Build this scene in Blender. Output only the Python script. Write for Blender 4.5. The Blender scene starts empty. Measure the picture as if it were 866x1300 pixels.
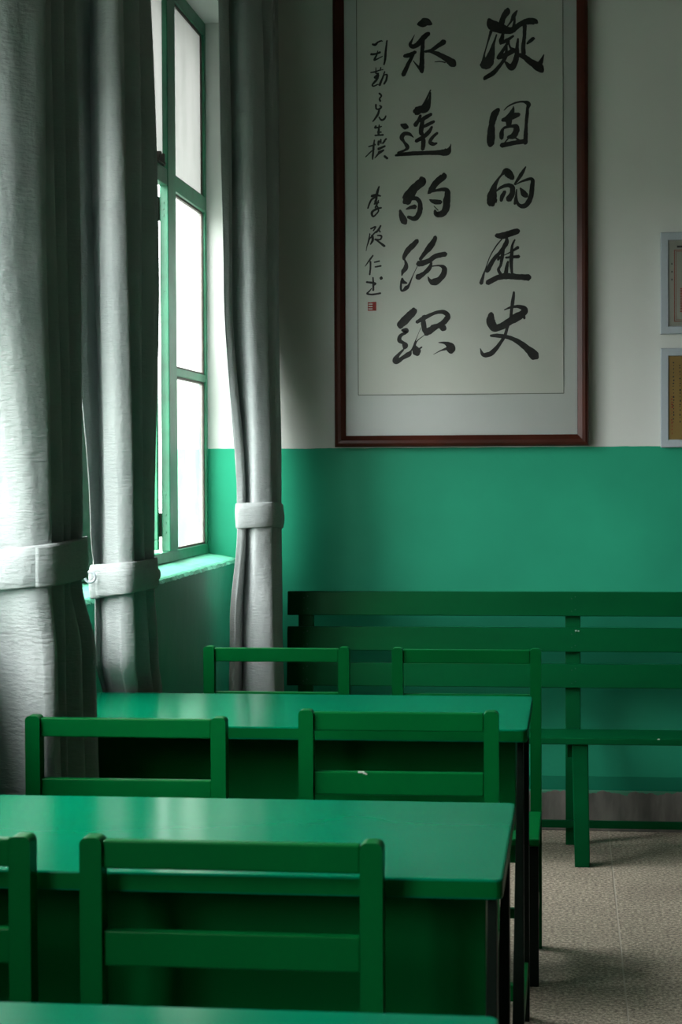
import bpy, bmesh, math, random, json
from mathutils import Vector, Matrix, noise

scene = bpy.context.scene
C = scene.collection
random.seed(7)

# ------------------------------------------------------------------ camera
cam_data = bpy.data.cameras.new('camera')
cam = bpy.data.objects.new('camera', cam_data)
C.objects.link(cam)
cam_data.sensor_fit = 'VERTICAL'
cam_data.sensor_height = 36.0
cam_data.sensor_width = 24.0
cam_data.lens = 36.0 * 2400.0 / 1300.0
cam_data.clip_start = 0.05
_ix, _iu, _ib = (0.992671, 0.120744, -0.004999), (0.002218, 0.023156, 0.999729), (0.120827, -0.992414, 0.022719)
cam.matrix_world = Matrix(((_ix[0], _iu[0], _ib[0], 0.0),
                           (_ix[1], _iu[1], _ib[1], 0.0),
                           (_ix[2], _iu[2], _ib[2], 1.24),
                           (0, 0, 0, 1)))
cam_data.dof.use_dof = True
cam_data.dof.focus_distance = 5.6
cam_data.dof.aperture_fstop = 13.0
scene.camera = cam

# ------------------------------------------------------------------ sky, exposure
SKY = 9.5
world = bpy.data.worlds.new('overcast_sky')
scene.world = world
world.use_nodes = True
_bg = world.node_tree.nodes['Background']
_bg.inputs['Color'].default_value = (0.97, 1.0, 0.99, 1)
_bg.inputs['Strength'].default_value = 1.0
# overcast sky: three times as bright overhead as at the horizon
_nt = world.node_tree
_tc = _nt.nodes.new('ShaderNodeTexCoord')
_sp = _nt.nodes.new('ShaderNodeSeparateXYZ')
_mx = _nt.nodes.new('ShaderNodeMath'); _mx.operation = 'MAXIMUM'; _mx.inputs[1].default_value = 0.0
_ma = _nt.nodes.new('ShaderNodeMath'); _ma.operation = 'MULTIPLY_ADD'
_ma.inputs[1].default_value = 2.0 * SKY
_ma.inputs[2].default_value = 1.0 * SKY
_nt.links.new(_tc.outputs['Generated'], _sp.inputs[0])
_nt.links.new(_sp.outputs['Z'], _mx.inputs[0])
_nt.links.new(_mx.outputs[0], _ma.inputs[0])
_nt.links.new(_ma.outputs[0], _bg.inputs['Strength'])
scene.view_settings.view_transform = 'Standard'
scene.view_settings.look = 'None'
scene.view_settings.gamma = 1.0
scene.view_settings.use_curve_mapping = False
scene.view_settings.exposure = 0.0
scene.cycles.use_denoising = True
scene.cycles.max_bounces = 10
scene.cycles.diffuse_bounces = 5
scene.cycles.transparent_max_bounces = 16
scene.cycles.sample_clamp_indirect = 8.0

X_IN, X_FR, X_OUT = -1.15, -1.25, -1.40      # window wall: inner face, window frames, outer face
Y_BACK, Y_REAR, X_RIGHT, Z_CEIL = 6.5, -4.5, 6.6, 3.6
Z_SILL, Z_HEAD, Z_PAINT = 0.95, 2.78, 1.312
OPENINGS = [(2.192, 6.46), (-1.0, 1.55), (-3.9, -1.5)]

# daylight portals: tell the renderer where the sky comes in, give off nothing themselves
for (ya, yb) in OPENINGS:
    ld = bpy.data.lights.new('window_portal', 'AREA')
    ld.shape = 'RECTANGLE'
    ld.size = Z_HEAD - Z_SILL
    ld.size_y = yb - ya
    ld.cycles.is_portal = True
    lo = bpy.data.objects.new('window_portal', ld)
    C.objects.link(lo)
    lo.location = (X_OUT - 0.03, (ya + yb) / 2, (Z_HEAD + Z_SILL) / 2)
    lo.rotation_euler = (0, -math.pi / 2, 0)

# ------------------------------------------------------------------ materials
def new_mat(name):
    m = bpy.data.materials.new(name)
    m.use_nodes = True
    nt = m.node_tree
    b = nt.nodes['Principled BSDF']
    return m, nt, b

def node(nt, kind, **kw):
    n = nt.nodes.new(kind)
    for k, v in kw.items():
        if k.startswith('i_'):
            n.inputs[k[2:].replace('_', ' ')].default_value = v
        else:
            setattr(n, k, v)
    return n

def rgba(c):
    return (c[0], c[1], c[2], 1.0)

def noise_tex(nt, scale, detail=4.0, rough=0.55, coords='Object', stretch=None):
    tc = node(nt, 'ShaderNodeTexCoord')
    n = node(nt, 'ShaderNodeTexNoise')
    n.inputs['Scale'].default_value = scale
    n.inputs['Detail'].default_value = detail
    n.inputs['Roughness'].default_value = rough
    if stretch:
        mp = node(nt, 'ShaderNodeMapping')
        mp.inputs['Scale'].default_value = stretch
        nt.links.new(tc.outputs[coords], mp.inputs['Vector'])
        nt.links.new(mp.outputs['Vector'], n.inputs['Vector'])
    else:
        nt.links.new(tc.outputs[coords], n.inputs['Vector'])
    return n

def ramp(nt, src, stops):
    r = node(nt, 'ShaderNodeValToRGB')
    el = r.color_ramp.elements
    while len(el) > 1:
        el.remove(el[-1])
    el[0].position = stops[0][0]
    el[0].color = rgba(stops[0][1])
    for p, c in stops[1:]:
        e = el.new(p)
        e.color = rgba(c)
    nt.links.new(src, r.inputs['Fac'])
    return r

def add_bump(nt, b, src, strength, dist):
    bp = node(nt, 'ShaderNodeBump')
    bp.inputs['Strength'].default_value = strength
    bp.inputs['Distance'].default_value = dist
    nt.links.new(src, bp.inputs['Height'])
    nt.links.new(bp.outputs['Normal'], b.inputs['Normal'])
    return bp

def mix_rgb(nt, fac, a, b):
    m = node(nt, 'ShaderNodeMix', data_type='RGBA')
    for sock, v in ((m.inputs[0], fac), (m.inputs[6], a), (m.inputs[7], b)):
        if hasattr(v, 'is_linked'):
            nt.links.new(v, sock)
        elif isinstance(v, (int, float)):
            sock.default_value = v
        else:
            sock.default_value = rgba(v)
    return m.outputs[2]

def math_node(nt, op, a, b=None):
    m = node(nt, 'ShaderNodeMath', operation=op)
    for i, v in enumerate((a, b)):
        if v is None:
            continue
        if hasattr(v, 'is_linked'):
            nt.links.new(v, m.inputs[i])
        else:
            m.inputs[i].default_value = v
    return m.outputs[0]

def plain(name, col, rough=0.5, vary=0.0, scale=6.0, spec=0.5, bump=0.0, bscale=60.0, stretch=None, ior=1.5):
    m, nt, b = new_mat(name)
    b.inputs['Roughness'].default_value = rough
    b.inputs['Specular IOR Level'].default_value = spec
    b.inputs['IOR'].default_value = ior
    if vary > 0:
        n = noise_tex(nt, scale, 4, stretch=stretch)
        lo = tuple(c * (1 - vary) for c in col)
        hi = tuple(min(1, c * (1 + vary)) for c in col)
        r = ramp(nt, n.outputs['Fac'], [(0.3, lo), (0.7, hi)])
        nt.links.new(r.outputs['Color'], b.inputs['Base Color'])
    else:
        b.inputs['Base Color'].default_value = rgba(col)
    if bump > 0:
        n2 = noise_tex(nt, bscale, 3, stretch=stretch)
        add_bump(nt, b, n2.outputs['Fac'], bump, 0.002)
    return m

def wall_material(name, white, green):
    m, nt, b = new_mat(name)
    b.inputs['Specular IOR Level'].default_value = 0.10
    geo = node(nt, 'ShaderNodeNewGeometry')
    sep = node(nt, 'ShaderNodeSeparateXYZ')
    nt.links.new(geo.outputs['Position'], sep.inputs[0])
    edge = node(nt, 'ShaderNodeTexNoise')
    edge.inputs['Scale'].default_value = 14
    edge.inputs['Detail'].default_value = 3
    nt.links.new(geo.outputs['Position'], edge.inputs['Vector'])
    wob = math_node(nt, 'MULTIPLY', math_node(nt, 'SUBTRACT', edge.outputs['Fac'], 0.5), 0.006)
    z = math_node(nt, 'ADD', sep.outputs['Z'], wob)
    above = math_node(nt, 'GREATER_THAN', z, Z_PAINT)
    blot = node(nt, 'ShaderNodeTexNoise')
    blot.inputs['Scale'].default_value = 2.3
    blot.inputs['Detail'].default_value = 5
    nt.links.new(geo.outputs['Position'], blot.inputs['Vector'])
    gr = ramp(nt, blot.outputs['Fac'], [(0.3, tuple(c * 0.86 for c in green)), (0.7, tuple(c * 1.1 for c in green))])
    wh = ramp(nt, blot.outputs['Fac'], [(0.3, tuple(c * 0.93 for c in white)), (0.7, white)])
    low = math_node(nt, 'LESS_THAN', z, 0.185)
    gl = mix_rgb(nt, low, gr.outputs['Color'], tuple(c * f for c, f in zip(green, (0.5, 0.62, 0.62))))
    col = mix_rgb(nt, above, gl, wh.outputs['Color'])
    nt.links.new(col, b.inputs['Base Color'])
    rr = math_node(nt, 'ADD', math_node(nt, 'MULTIPLY', above, 0.38), 0.42)
    nt.links.new(rr, b.inputs['Roughness'])
    # brushed plaster: broad unevenness, fine roller grain and a few dents
    n1 = node(nt, 'ShaderNodeTexNoise')
    n1.inputs['Scale'].default_value = 9
    n1.inputs['Detail'].default_value = 8
    nt.links.new(geo.outputs['Position'], n1.inputs['Vector'])
    vor = node(nt, 'ShaderNodeTexVoronoi')
    vor.inputs['Scale'].default_value = 6.5
    nt.links.new(geo.outputs['Position'], vor.inputs['Vector'])
    dent = ramp(nt, vor.outputs['Distance'], [(0.02, (0, 0, 0)), (0.09, (1, 1, 1))])
    h = math_node(nt, 'ADD', n1.outputs['Fac'], math_node(nt, 'MULTIPLY', dent.outputs['Color'], 0.35))
    add_bump(nt, b, h, 0.35, 0.008)
    return m

M = {}
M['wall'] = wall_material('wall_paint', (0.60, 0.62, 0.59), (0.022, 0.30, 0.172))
M['ceiling'] = plain('ceiling_white', (0.22, 0.22, 0.19), 0.9, 0.05)
M['furn'] = plain('furniture_green', (0.0, 0.088, 0.018), 0.36, 0.16, 3.0, 0.5, 0.12, 35.0, (1, 1, 0.3), 1.15)
M['bench'] = plain('bench_green', (0.0, 0.064, 0.018), 0.40, 0.2, 4.0, 0.5, 0.2, 30.0, (0.3, 1, 1), 1.15)
M['top'] = plain('desktop_green', (0.0, 0.130, 0.060), 0.17, 0.08, 2.0, 0.5, 0.03, 9.0, None, 1.09)
M['frame_green'] = plain('window_green', (0.010, 0.155, 0.075), 0.4, 0.3, 9.0, 0.5, 0.4, 45.0)
M['sill'] = plain('sill_green', (0.10, 0.42, 0.27), 0.55, 0.2, 12.0, 0.4, 0.6, 40.0)
M['chip'] = plain('bare_plaster', (0.42, 0.46, 0.40), 0.9, 0.2, 30.0)
M['rust'] = plain('rusty_iron', (0.06, 0.05, 0.04), 0.7, 0.4, 40.0)
M['iron_shade'] = plain('black_iron_and_shade', (0.004, 0.009, 0.006), 0.5, 0.2, 20.0, 0.12)  # black iron on desk legs, painted-in shade on chair front legs
M['nail'] = plain('painted_nail', (0.002, 0.05, 0.02), 0.5)
M['wood'] = plain('mahogany_frame', (0.048, 0.011, 0.006), 0.35, 0.35, 5.0, 0.25, 0.1, 40.0)
M['mat'] = plain('mount_board', (0.54, 0.57, 0.55), 0.9, 0.04, 3.0)
M['paper'] = plain('rice_paper', (0.56, 0.58, 0.53), 0.9, 0.05, 2.5)
M['line'] = plain('mount_line', (0.16, 0.18, 0.15), 0.9)
M['ink'] = plain('black_ink', (0.010, 0.010, 0.009), 0.6, 0.5, 60.0)
M['seal'] = plain('red_seal', (0.30, 0.035, 0.03), 0.8, 0.3, 90.0)
M['white_frame'] = plain('white_frame', (0.37, 0.42, 0.46), 0.4, 0.03)
M['cert_paper'] = plain('certificate_paper', (0.42, 0.43, 0.38), 0.8, 0.05)
M['tan_paper'] = plain('tan_paper', (0.40, 0.27, 0.09), 0.8, 0.12)
M['red_print'] = plain('red_print', (0.38, 0.06, 0.04), 0.8, 0.2, 50)
M['grey_print'] = plain('dark_print', (0.05, 0.05, 0.05), 0.8)
M['ground'] = plain('outside_ground', (0.06, 0.065, 0.05), 0.95, 0.3, 0.5)

def skirting_material():
    m, nt, b = new_mat('cement_skirting')
    n = noise_tex(nt, 14, 6, stretch=(1, 1, 0.25))
    r = ramp(nt, n.outputs['Fac'], [(0.3, (0.055, 0.060, 0.050)), (0.55, (0.13, 0.125, 0.11)), (0.75, (0.21, 0.20, 0.18))])
    geo = node(nt, 'ShaderNodeNewGeometry')
    sep = node(nt, 'ShaderNodeSeparateXYZ')
    nt.links.new(geo.outputs['Position'], sep.inputs[0])
    n2 = noise_tex(nt, 22, 5)
    z = math_node(nt, 'ADD', sep.outputs['Z'], math_node(nt, 'MULTIPLY', n2.outputs['Fac'], 0.05))
    up = math_node(nt, 'GREATER_THAN', z, 0.158)
    col = mix_rgb(nt, up, r.outputs['Color'], (0.045, 0.22, 0.13))
    nt.links.new(col, b.inputs['Base Color'])
    b.inputs['Roughness'].default_value = 0.8
    add_bump(nt, b, n.outputs['Fac'], 0.5, 0.006)
    return m
M['skirting'] = skirting_material()

def floor_material():
    m, nt, b = new_mat('terrazzo_floor')
    fine = noise_tex(nt, 105, 3, 0.75)
    spk = ramp(nt, fine.outputs['Fac'], [(0.36, (0.09, 0.078, 0.062)), (0.5, (0.29, 0.255, 0.207)), (0.64, (0.62, 0.55, 0.46))])
    blot = noise_tex(nt, 2.2, 5)
    br = ramp(nt, blot.outputs['Fac'], [(0.3, (0.72, 0.69, 0.66)), (0.7, (1.08, 1.05, 1.0))])
    mul = node(nt, 'ShaderNodeMix', data_type='RGBA', blend_type='MULTIPLY')
    mul.inputs[0].default_value = 1.0
    nt.links.new(spk.outputs['Color'], mul.inputs[6])
    nt.links.new(br.outputs['Color'], mul.inputs[7])
    nt.links.new(mul.outputs[2], b.inputs['Base Color'])
    b.inputs['Roughness'].default_value = 0.62
    add_bump(nt, b, fine.outputs['Fac'], 0.10, 0.002)
    return m
M['floor'] = floor_material()
M['joint'] = plain('floor_joint', (0.42, 0.38, 0.32), 0.9)

def curtain_material():
    m, nt, b = new_mat('curtain_linen')
    n = noise_tex(nt, 5, 4)
    r = ramp(nt, n.outputs['Fac'], [(0.3, (0.30, 0.33, 0.33)), (0.7, (0.38, 0.41, 0.405))])
    nt.links.new(r.outputs['Color'], b.inputs['Base Color'])
    b.inputs['Roughness'].default_value = 0.85
    b.inputs['Specular IOR Level'].default_value = 0.2
    n1 = noise_tex(nt, 75, 3, 0.6, stretch=(0.5, 0.5, 2.2))       # crosswise crinkle
    n2 = noise_tex(nt, 16, 4, 0.6, stretch=(1.0, 1.0, 0.5))        # soft rumples
    hh = math_node(nt, 'ADD', n1.outputs['Fac'], math_node(nt, 'MULTIPLY', n2.outputs['Fac'], 2.2))
    bp = add_bump(nt, b, hh, 0.55, 0.005)
    tr = node(nt, 'ShaderNodeBsdfTranslucent')
    tr.inputs['Color'].default_value = (0.22, 0.30, 0.28, 1)
    mx = node(nt, 'ShaderNodeMixShader')
    mx.inputs[0].default_value = 0.10
    out = nt.nodes['Material Output']
    nt.links.new(b.outputs[0], mx.inputs[1])
    nt.links.new(tr.outputs[0], mx.inputs[2])
    nt.links.new(mx.outputs[0], out.inputs['Surface'])
    return m
M['curtain'] = curtain_material()

def glass_material(name, haze, ior=1.33):
    m, nt, b = new_mat(name)
    nt.nodes.remove(b)
    out = nt.nodes['Material Output']
    tp = node(nt, 'ShaderNodeBsdfTransparent')
    gl = node(nt, 'ShaderNodeBsdfGlossy')
    gl.inputs['Roughness'].default_value = 0.04
    fr = node(nt, 'ShaderNodeFresnel')
    fr.inputs['IOR'].default_value = ior
    mx = node(nt, 'ShaderNodeMixShader')
    nt.links.new(fr.outputs[0], mx.inputs[0])
    if haze > 0:
        tl = node(nt, 'ShaderNodeBsdfTranslucent')
        tl.inputs['Color'].default_value = (0.82, 0.82, 0.78, 1)
        n = noise_tex(nt, 5, 6, 0.65, stretch=(1, 1.6, 0.7))
        f = ramp(nt, n.outputs['Fac'], [(0.35, (haze * 0.75,) * 3), (0.7, (min(1, haze * 1.25),) * 3)])
        m2 = node(nt, 'ShaderNodeMixShader')
        nt.links.new(f.outputs['Color'], m2.inputs[0])
        nt.links.new(tp.outputs[0], m2.inputs[1])
        nt.links.new(tl.outputs[0], m2.inputs[2])
        nt.links.new(m2.outputs[0], mx.inputs[1])
    else:
        nt.links.new(tp.outputs[0], mx.inputs[1])
    nt.links.new(gl.outputs[0], mx.inputs[2])
    nt.links.new(mx.outputs[0], out.inputs['Surface'])
    return m
M['glass'] = glass_material('picture_glass', 0.0)
def whitewashed_glass():
    # window glass smeared with whitewash: lets a dim white glow through, still a little glossy
    m, nt, b = new_mat('whitewashed_glass')
    n = noise_tex(nt, 7, 6, 0.65, stretch=(1, 1.8, 0.6))
    r = ramp(nt, n.outputs['Fac'], [(0.3, tuple(PANE_T * c for c in (0.80, 0.83, 0.78))), (0.5, tuple(PANE_T * c for c in (1.0, 1.0, 0.96))), (0.72, tuple(PANE_T * 1.15 * c for c in (1.0, 0.99, 0.96)))])
    tl = node(nt, 'ShaderNodeBsdfTranslucent')
    nt.links.new(r.outputs['Color'], tl.inputs['Color'])
    b.inputs['Base Color'].default_value = (0.30, 0.31, 0.29, 1)
    b.inputs['Roughness'].default_value = 0.25
    b.inputs['Specular IOR Level'].default_value = 0.3
    ad = node(nt, 'ShaderNodeAddShader')
    nt.links.new(b.outputs[0], ad.inputs[0])
    nt.links.new(tl.outputs[0], ad.inputs[1])
    nt.links.new(ad.outputs[0], nt.nodes['Material Output'].inputs['Surface'])
    return m
PANE_T = 0.07
M['pane'] = whitewashed_glass()
M['clear'] = glass_material('dusty_clear_glass', 0.22, 1.22)

# ------------------------------------------------------------------ mesh helpers
def add_box(bm, x0, x1, y0, y1, z0, z1, bevel=0.0, seg=2):
    vs = [bm.verts.new((x, y, z)) for x in (x0, x1) for y in (y0, y1) for z in (z0, z1)]
    idx = [(0, 1, 3, 2), (4, 6, 7, 5), (0, 4, 5, 1), (2, 3, 7, 6), (0, 2, 6, 4), (1, 5, 7, 3)]
    fs = [bm.faces.new([vs[i] for i in f]) for f in idx]
    if bevel > 0:
        es = list({e for f in fs for e in f.edges})
        bmesh.ops.bevel(bm, geom=es, offset=bevel, segments=seg, profile=0.5, affect='EDGES')
    return bm

def add_hex(bm, pts, bevel=0.0):
    """box from eight corners: four of the bottom ring, four of the top ring"""
    vs = [bm.verts.new(p) for p in pts]
    fs = [bm.faces.new([vs[i] for i in f]) for f in ((3, 2, 1, 0), (4, 5, 6, 7), (0, 1, 5, 4), (1, 2, 6, 5), (2, 3, 7, 6), (3, 0, 4, 7))]
    if bevel > 0:
        es = list({e for f in fs for e in f.edges})
        bmesh.ops.bevel(bm, geom=es, offset=bevel, segments=2, profile=0.5, affect='EDGES')
    return bm

def add_disc(bm, c, axis, r, h, n=10):
    """short cylinder, axis 'x' or 'y'"""
    ring = []
    for k in range(n):
        a = 2 * math.pi * k / n
        p, q = r * math.cos(a), r * math.sin(a)
        for d in (0, h):
            if axis == 'x':
                ring.append(bm.verts.new((c[0] + d, c[1] + p, c[2] + q)))
            else:
                ring.append(bm.verts.new((c[0] + p, c[1] + d, c[2] + q)))
    for k in range(n):
        j = (k + 1) % n
        bm.faces.new((ring[2 * k], ring[2 * j], ring[2 * j + 1], ring[2 * k + 1]))
    bm.faces.new([ring[2 * k] for k in range(n)])
    bm.faces.new([ring[2 * k + 1] for k in range(n)][::-1])

def obj(name, bm, mat, parent=None, smooth=False):
    bmesh.ops.recalc_face_normals(bm, faces=bm.faces)
    me = bpy.data.meshes.new(name)
    bm.to_mesh(me)
    bm.free()
    me.materials.append(mat)
    if smooth:
        for p in me.polygons:
            p.use_smooth = True
    o = bpy.data.objects.new(name, me)
    C.objects.link(o)
    if parent is not None:
        o.parent = parent
    return o

def box(name, x0, x1, y0, y1, z0, z1, mat, parent=None, bevel=0.0):
    return obj(name, add_box(bmesh.new(), x0, x1, y0, y1, z0, z1, bevel), mat, parent)

def thing(name, loc, label=None, cat=None, group=None, kind=None):
    o = bpy.data.objects.new(name, None)
    o.empty_display_size = 0.1
    C.objects.link(o)
    o.location = loc
    return tag(o, label, cat, group, kind)

def tag(o, label=None, cat=None, group=None, kind=None):
    for k, v in (('label', label), ('category', cat), ('group', group), ('kind', kind)):
        if v:
            o[k] = v
    return o

def copy_tree(o, parent=None):
    c = o.copy()
    C.objects.link(c)
    c.parent = parent
    for ch in list(o.children):
        copy_tree(ch, c)
    return c

def under(o, root):
    """parent geometry that was modelled in world coordinates"""
    o.parent = root
    o.matrix_parent_inverse = Matrix.Translation(-Vector(root.location))
    return o

# ------------------------------------------------------------------ room shell
def build_floor():
    base = box('floor', -1.40, X_RIGHT, Y_REAR, Y_BACK, -0.12, -0.002, M['joint'])
    tag(base, kind='structure')
    xs = [X_IN] + [0.125 + 1.2 * k for k in range(-1, 5)] + [X_RIGHT]
    ys = [Y_REAR, -3.4, -0.9, 1.6, 4.1, Y_BACK]
    for i in range(len(xs) - 1):
        for j in range(len(ys) - 1):
            g = 0.0022
            o = box('floor_slab', xs[i] + g, xs[i + 1] - g, ys[j] + g, ys[j + 1] - g, -0.002, 0.0, M['floor'], None, 0.0006)
            under(o, base)
build_floor()

tag(box('ceiling', X_OUT, X_RIGHT, Y_REAR, Y_BACK, Z_CEIL, Z_CEIL + 0.1, M['ceiling']), kind='structure')
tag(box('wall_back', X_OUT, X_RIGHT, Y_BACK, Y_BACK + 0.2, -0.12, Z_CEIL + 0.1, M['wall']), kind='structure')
tag(box('wall_rear', X_OUT, X_RIGHT, Y_REAR - 0.2, Y_REAR, -0.12, Z_CEIL + 0.1, M['wall']), kind='structure')
tag(box('wall_right', X_RIGHT, X_RIGHT + 0.2, Y_REAR, Y_BACK, -0.12, Z_CEIL + 0.1, M['wall']), kind='structure')
bm = bmesh.new()
ZU = Z_SILL - 0.031
add_box(bm, X_OUT, X_IN, Y_REAR, Y_BACK, 0.0, ZU)
add_box(bm, X_OUT, X_IN, Y_REAR, Y_BACK, Z_HEAD, Z_CEIL)
edges = [Y_BACK] + [v for (a, b_) in OPENINGS for v in (b_, a)] + [Y_REAR]
for k in range(0, len(edges), 2):
    add_box(bm, X_OUT, X_IN, edges[k + 1], edges[k], ZU, Z_HEAD)
tag(obj('wall_left', bm, M['wall']), kind='structure')
tag(box('baseboard_back', X_IN, X_RIGHT, Y_BACK - 0.016, Y_BACK, 0.0, 0.138, M['skirting'], None, 0.003), kind='structure')
tag(box('ground', -60, X_OUT - 0.02, -50, 60, -0.55, -0.45, M['ground']), kind='structure')

# ------------------------------------------------------------------ windows
def sill_mesh(ya, yb):
    bm = bmesh.new()
    n = int((yb - ya) / 0.008)
    rows = []
    for k in range(n + 1):
        y = ya + (yb - ya) * k / n
        j = noise.noise((y * 34, 1.3, 0.2)) * 0.007 + noise.noise((y * 110, 4.3, 0.2)) * 0.005 + noise.noise((y * 6, 0.3, 7.2)) * 0.006
        jz = noise.noise((y * 60, 9.1, 0.2)) * 0.004
        ze = Z_SILL - 0.015                              # the sill slopes down into the room
        sect = [(X_FR - 0.01, Z_SILL + 0.001), (X_IN - 0.035, ze + 0.005), (X_IN - 0.010 + j, ze - 0.001 + jz * 0.3),
                (X_IN - 0.003 + j, ze - 0.006 + jz), (X_IN + 0.002 + j * 0.35, ze - 0.016 + jz), (X_IN - 0.03, ze - 0.018), (X_FR - 0.01, ze - 0.016)]
        rows.append([bm.verts.new((x, y, z)) for x, z in sect])
    m = len(rows[0])
    for k in range(n):
        for i in range(m):
            bm.faces.new((rows[k][i], rows[k + 1][i], rows[k + 1][(i + 1) % m], rows[k][(i + 1) % m]))
    bm.faces.new(rows[0])
    bm.faces.new(rows[-1][::-1])
    return bm

def sheet(name, axis, p, a0, a1, z0, z1, mat):
    bm = bmesh.new()
    q = [(a0, z0), (a1, z0), (a1, z1), (a0, z1)]
    bm.faces.new([bm.verts.new((p, a, z) if axis == 'x' else (a, p, z)) for a, z in q])
    return obj(name, bm, mat)

def build_window(name, ya, yb, nl, detailed, open_lights, clear_lights):
    root = thing(name, (X_FR, (ya + yb) / 2, Z_SILL), kind='structure')
    G = M['frame_green']
    fx0, fx1 = X_FR - 0.026, X_FR
    P = lambda o: under(o, root)
    P(obj('window_sill', sill_mesh(ya, yb), M['sill']))
    P(box('frame_rail', fx0, fx1, ya, yb, Z_SILL, 0.984, G, None, 0.003))
    P(box('frame_rail', fx0, fx1, ya, yb, 2.735, Z_HEAD, G, None, 0.003))
    P(box('frame_stile', fx0, fx1, yb - 0.03, yb, 0.984, 2.735, G, None, 0.002))
    P(box('frame_stile', fx0, fx1, ya, ya + 0.03, 0.984, 2.735, G, None, 0.002))
    mw = 0.118
    lw = (yb - ya - 0.06 - mw * (nl - 1)) / nl
    if detailed:
        lw = 0.50
    cells, y = [], yb - 0.03
    for k in range(nl):
        wk = 0.35 if (detailed and k == 2) else lw
        cells.append((ya + 0.03 if k == nl - 1 else y - wk, y))
        y -= wk
        if k < nl - 1:
            P(box('mullion', fx0 + 0.002, fx1 + 0.004, y - mw, y, 0.984, 2.735, G, None, 0.003))
            y -= mw
    for k, (a, b_) in enumerate(cells):
        P(box('transom', fx0 + 0.002, fx1 + 0.002, a, b_, 2.126, 2.178, G, None, 0.003))
        gx = X_FR - 0.013
        P(sheet('pane', 'x', gx, a, b_, 2.178, 2.735, M['pane']))
        if k in open_lights:
            continue                         # this casement stands open
        low = M['clear'] if k in clear_lights else M['pane']
        P(sheet('pane', 'x', gx, a, b_, 1.566, 2.126, low))
        P(box('sash_bar', gx - 0.010, gx + 0.012, a, b_, 1.541, 1.566, G, None, 0.003))
        P(sheet('pane', 'x', gx, a, b_, 0.984, 1.541, low))
        # weathered putty round the glass
        for z0_, z1_ in ((0.984, 1.541), (1.566, 2.126), (2.178, 2.735)):
            bm = bmesh.new()
            w_ = 0.007
            add_box(bm, gx - 0.006, gx + 0.005, b_ - w_, b_, z0_, z1_)
            add_box(bm, gx - 0.006, gx + 0.005, a, a + w_, z0_, z1_)
            add_box(bm, gx - 0.006, gx + 0.005, a + w_, b_ - w_, z0_, z0_ + w_)
            add_box(bm, gx - 0.006, gx + 0.005, a + w_, b_ - w_, z1_ - w_, z1_)
            P(obj('putty_line', bm, M['rust']))
    if detailed:
        for kk in open_lights:
            a, b_ = cells[kk]
            # the open casement, hinged on the far mullion and swung straight out
            s = P(box('open_sash', X_FR - 0.52, X_FR - 0.03, b_ - 0.030, b_ - 0.006, 0.99, 1.02, G, None, 0.002))
            def sub(o):
                o.parent = s
                return o
            sub(box('sash_rail', X_FR - 0.52, X_FR - 0.03, b_ - 0.030, b_ - 0.006, 2.09, 2.12, G, None, 0.002))
            sub(box('sash_stile', X_FR - 0.52, X_FR - 0.49, b_ - 0.030, b_ - 0.006, 1.02, 2.09, G, None, 0.002))
            sub(box('sash_stile', X_FR - 0.06, X_FR - 0.03, b_ - 0.030, b_ - 0.006, 1.02, 2.09, G, None, 0.002))
            sub(sheet('sash_pane', 'y', b_ - 0.018, X_FR - 0.49, X_FR - 0.06, 1.02, 2.09, M['pane']))
        a, b_ = cells[1]
        # hinge leaves left on the far mullion, bolt heads on its bright side
        for z in (1.01 + 0.02, 2.02):
            bm = bmesh.new()
            add_box(bm, X_FR - 0.042, X_FR - 0.026, b_ - 0.004, b_ + 0.020, z, z + 0.075, 0.002)
            for i in range(3):
                add_box(bm, X_FR - 0.048, X_FR - 0.040, b_ - 0.010, b_ + 0.002, z + 0.004 + i * 0.024, z + 0.022 + i * 0.024, 0.002)
            P(obj('hinge', bm, M['rust']))
        for z in (1.045, 1.075, 1.10, 1.165, 1.80, 2.035, 2.055, 2.075):
            bm = bmesh.new()
            add_disc(bm, (X_FR - 0.012, b_ - 0.003, z), 'y', 0.0035, 0.006)
            P(obj('bolt_head', bm, G))
        # casement stay catch on the upper light
        bm = bmesh.new()
        for i in range(4):
            add_box(bm, X_FR - 0.012, X_FR + 0.012, b_ - 0.16 + i * 0.022, b_ - 0.145 + i * 0.022, 2.178, 2.200 + 0.012 * (i % 2), 0.002)
        add_box(bm, X_FR - 0.010, X_FR + 0.010, b_ - 0.165, b_ - 0.06, 2.178, 2.190, 0.002)
        P(obj('stay_catch', bm, M['rust']))
    return root

build_window('window_1', OPENINGS[0][0], OPENINGS[0][1], 7, True, (1,), (0, 2, 3, 4, 5, 6))
build_window('unseen_window_2', OPENINGS[1][0], OPENINGS[1][1], 4, False, (), (0, 1))  # unseen window; clear and whitewashed panes picked to set the foreground light
build_window('unseen_window_3', OPENINGS[2][0], OPENINGS[2][1], 4, False, (), ())  # unseen window; whitewash added on every pane to hold back light

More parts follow.
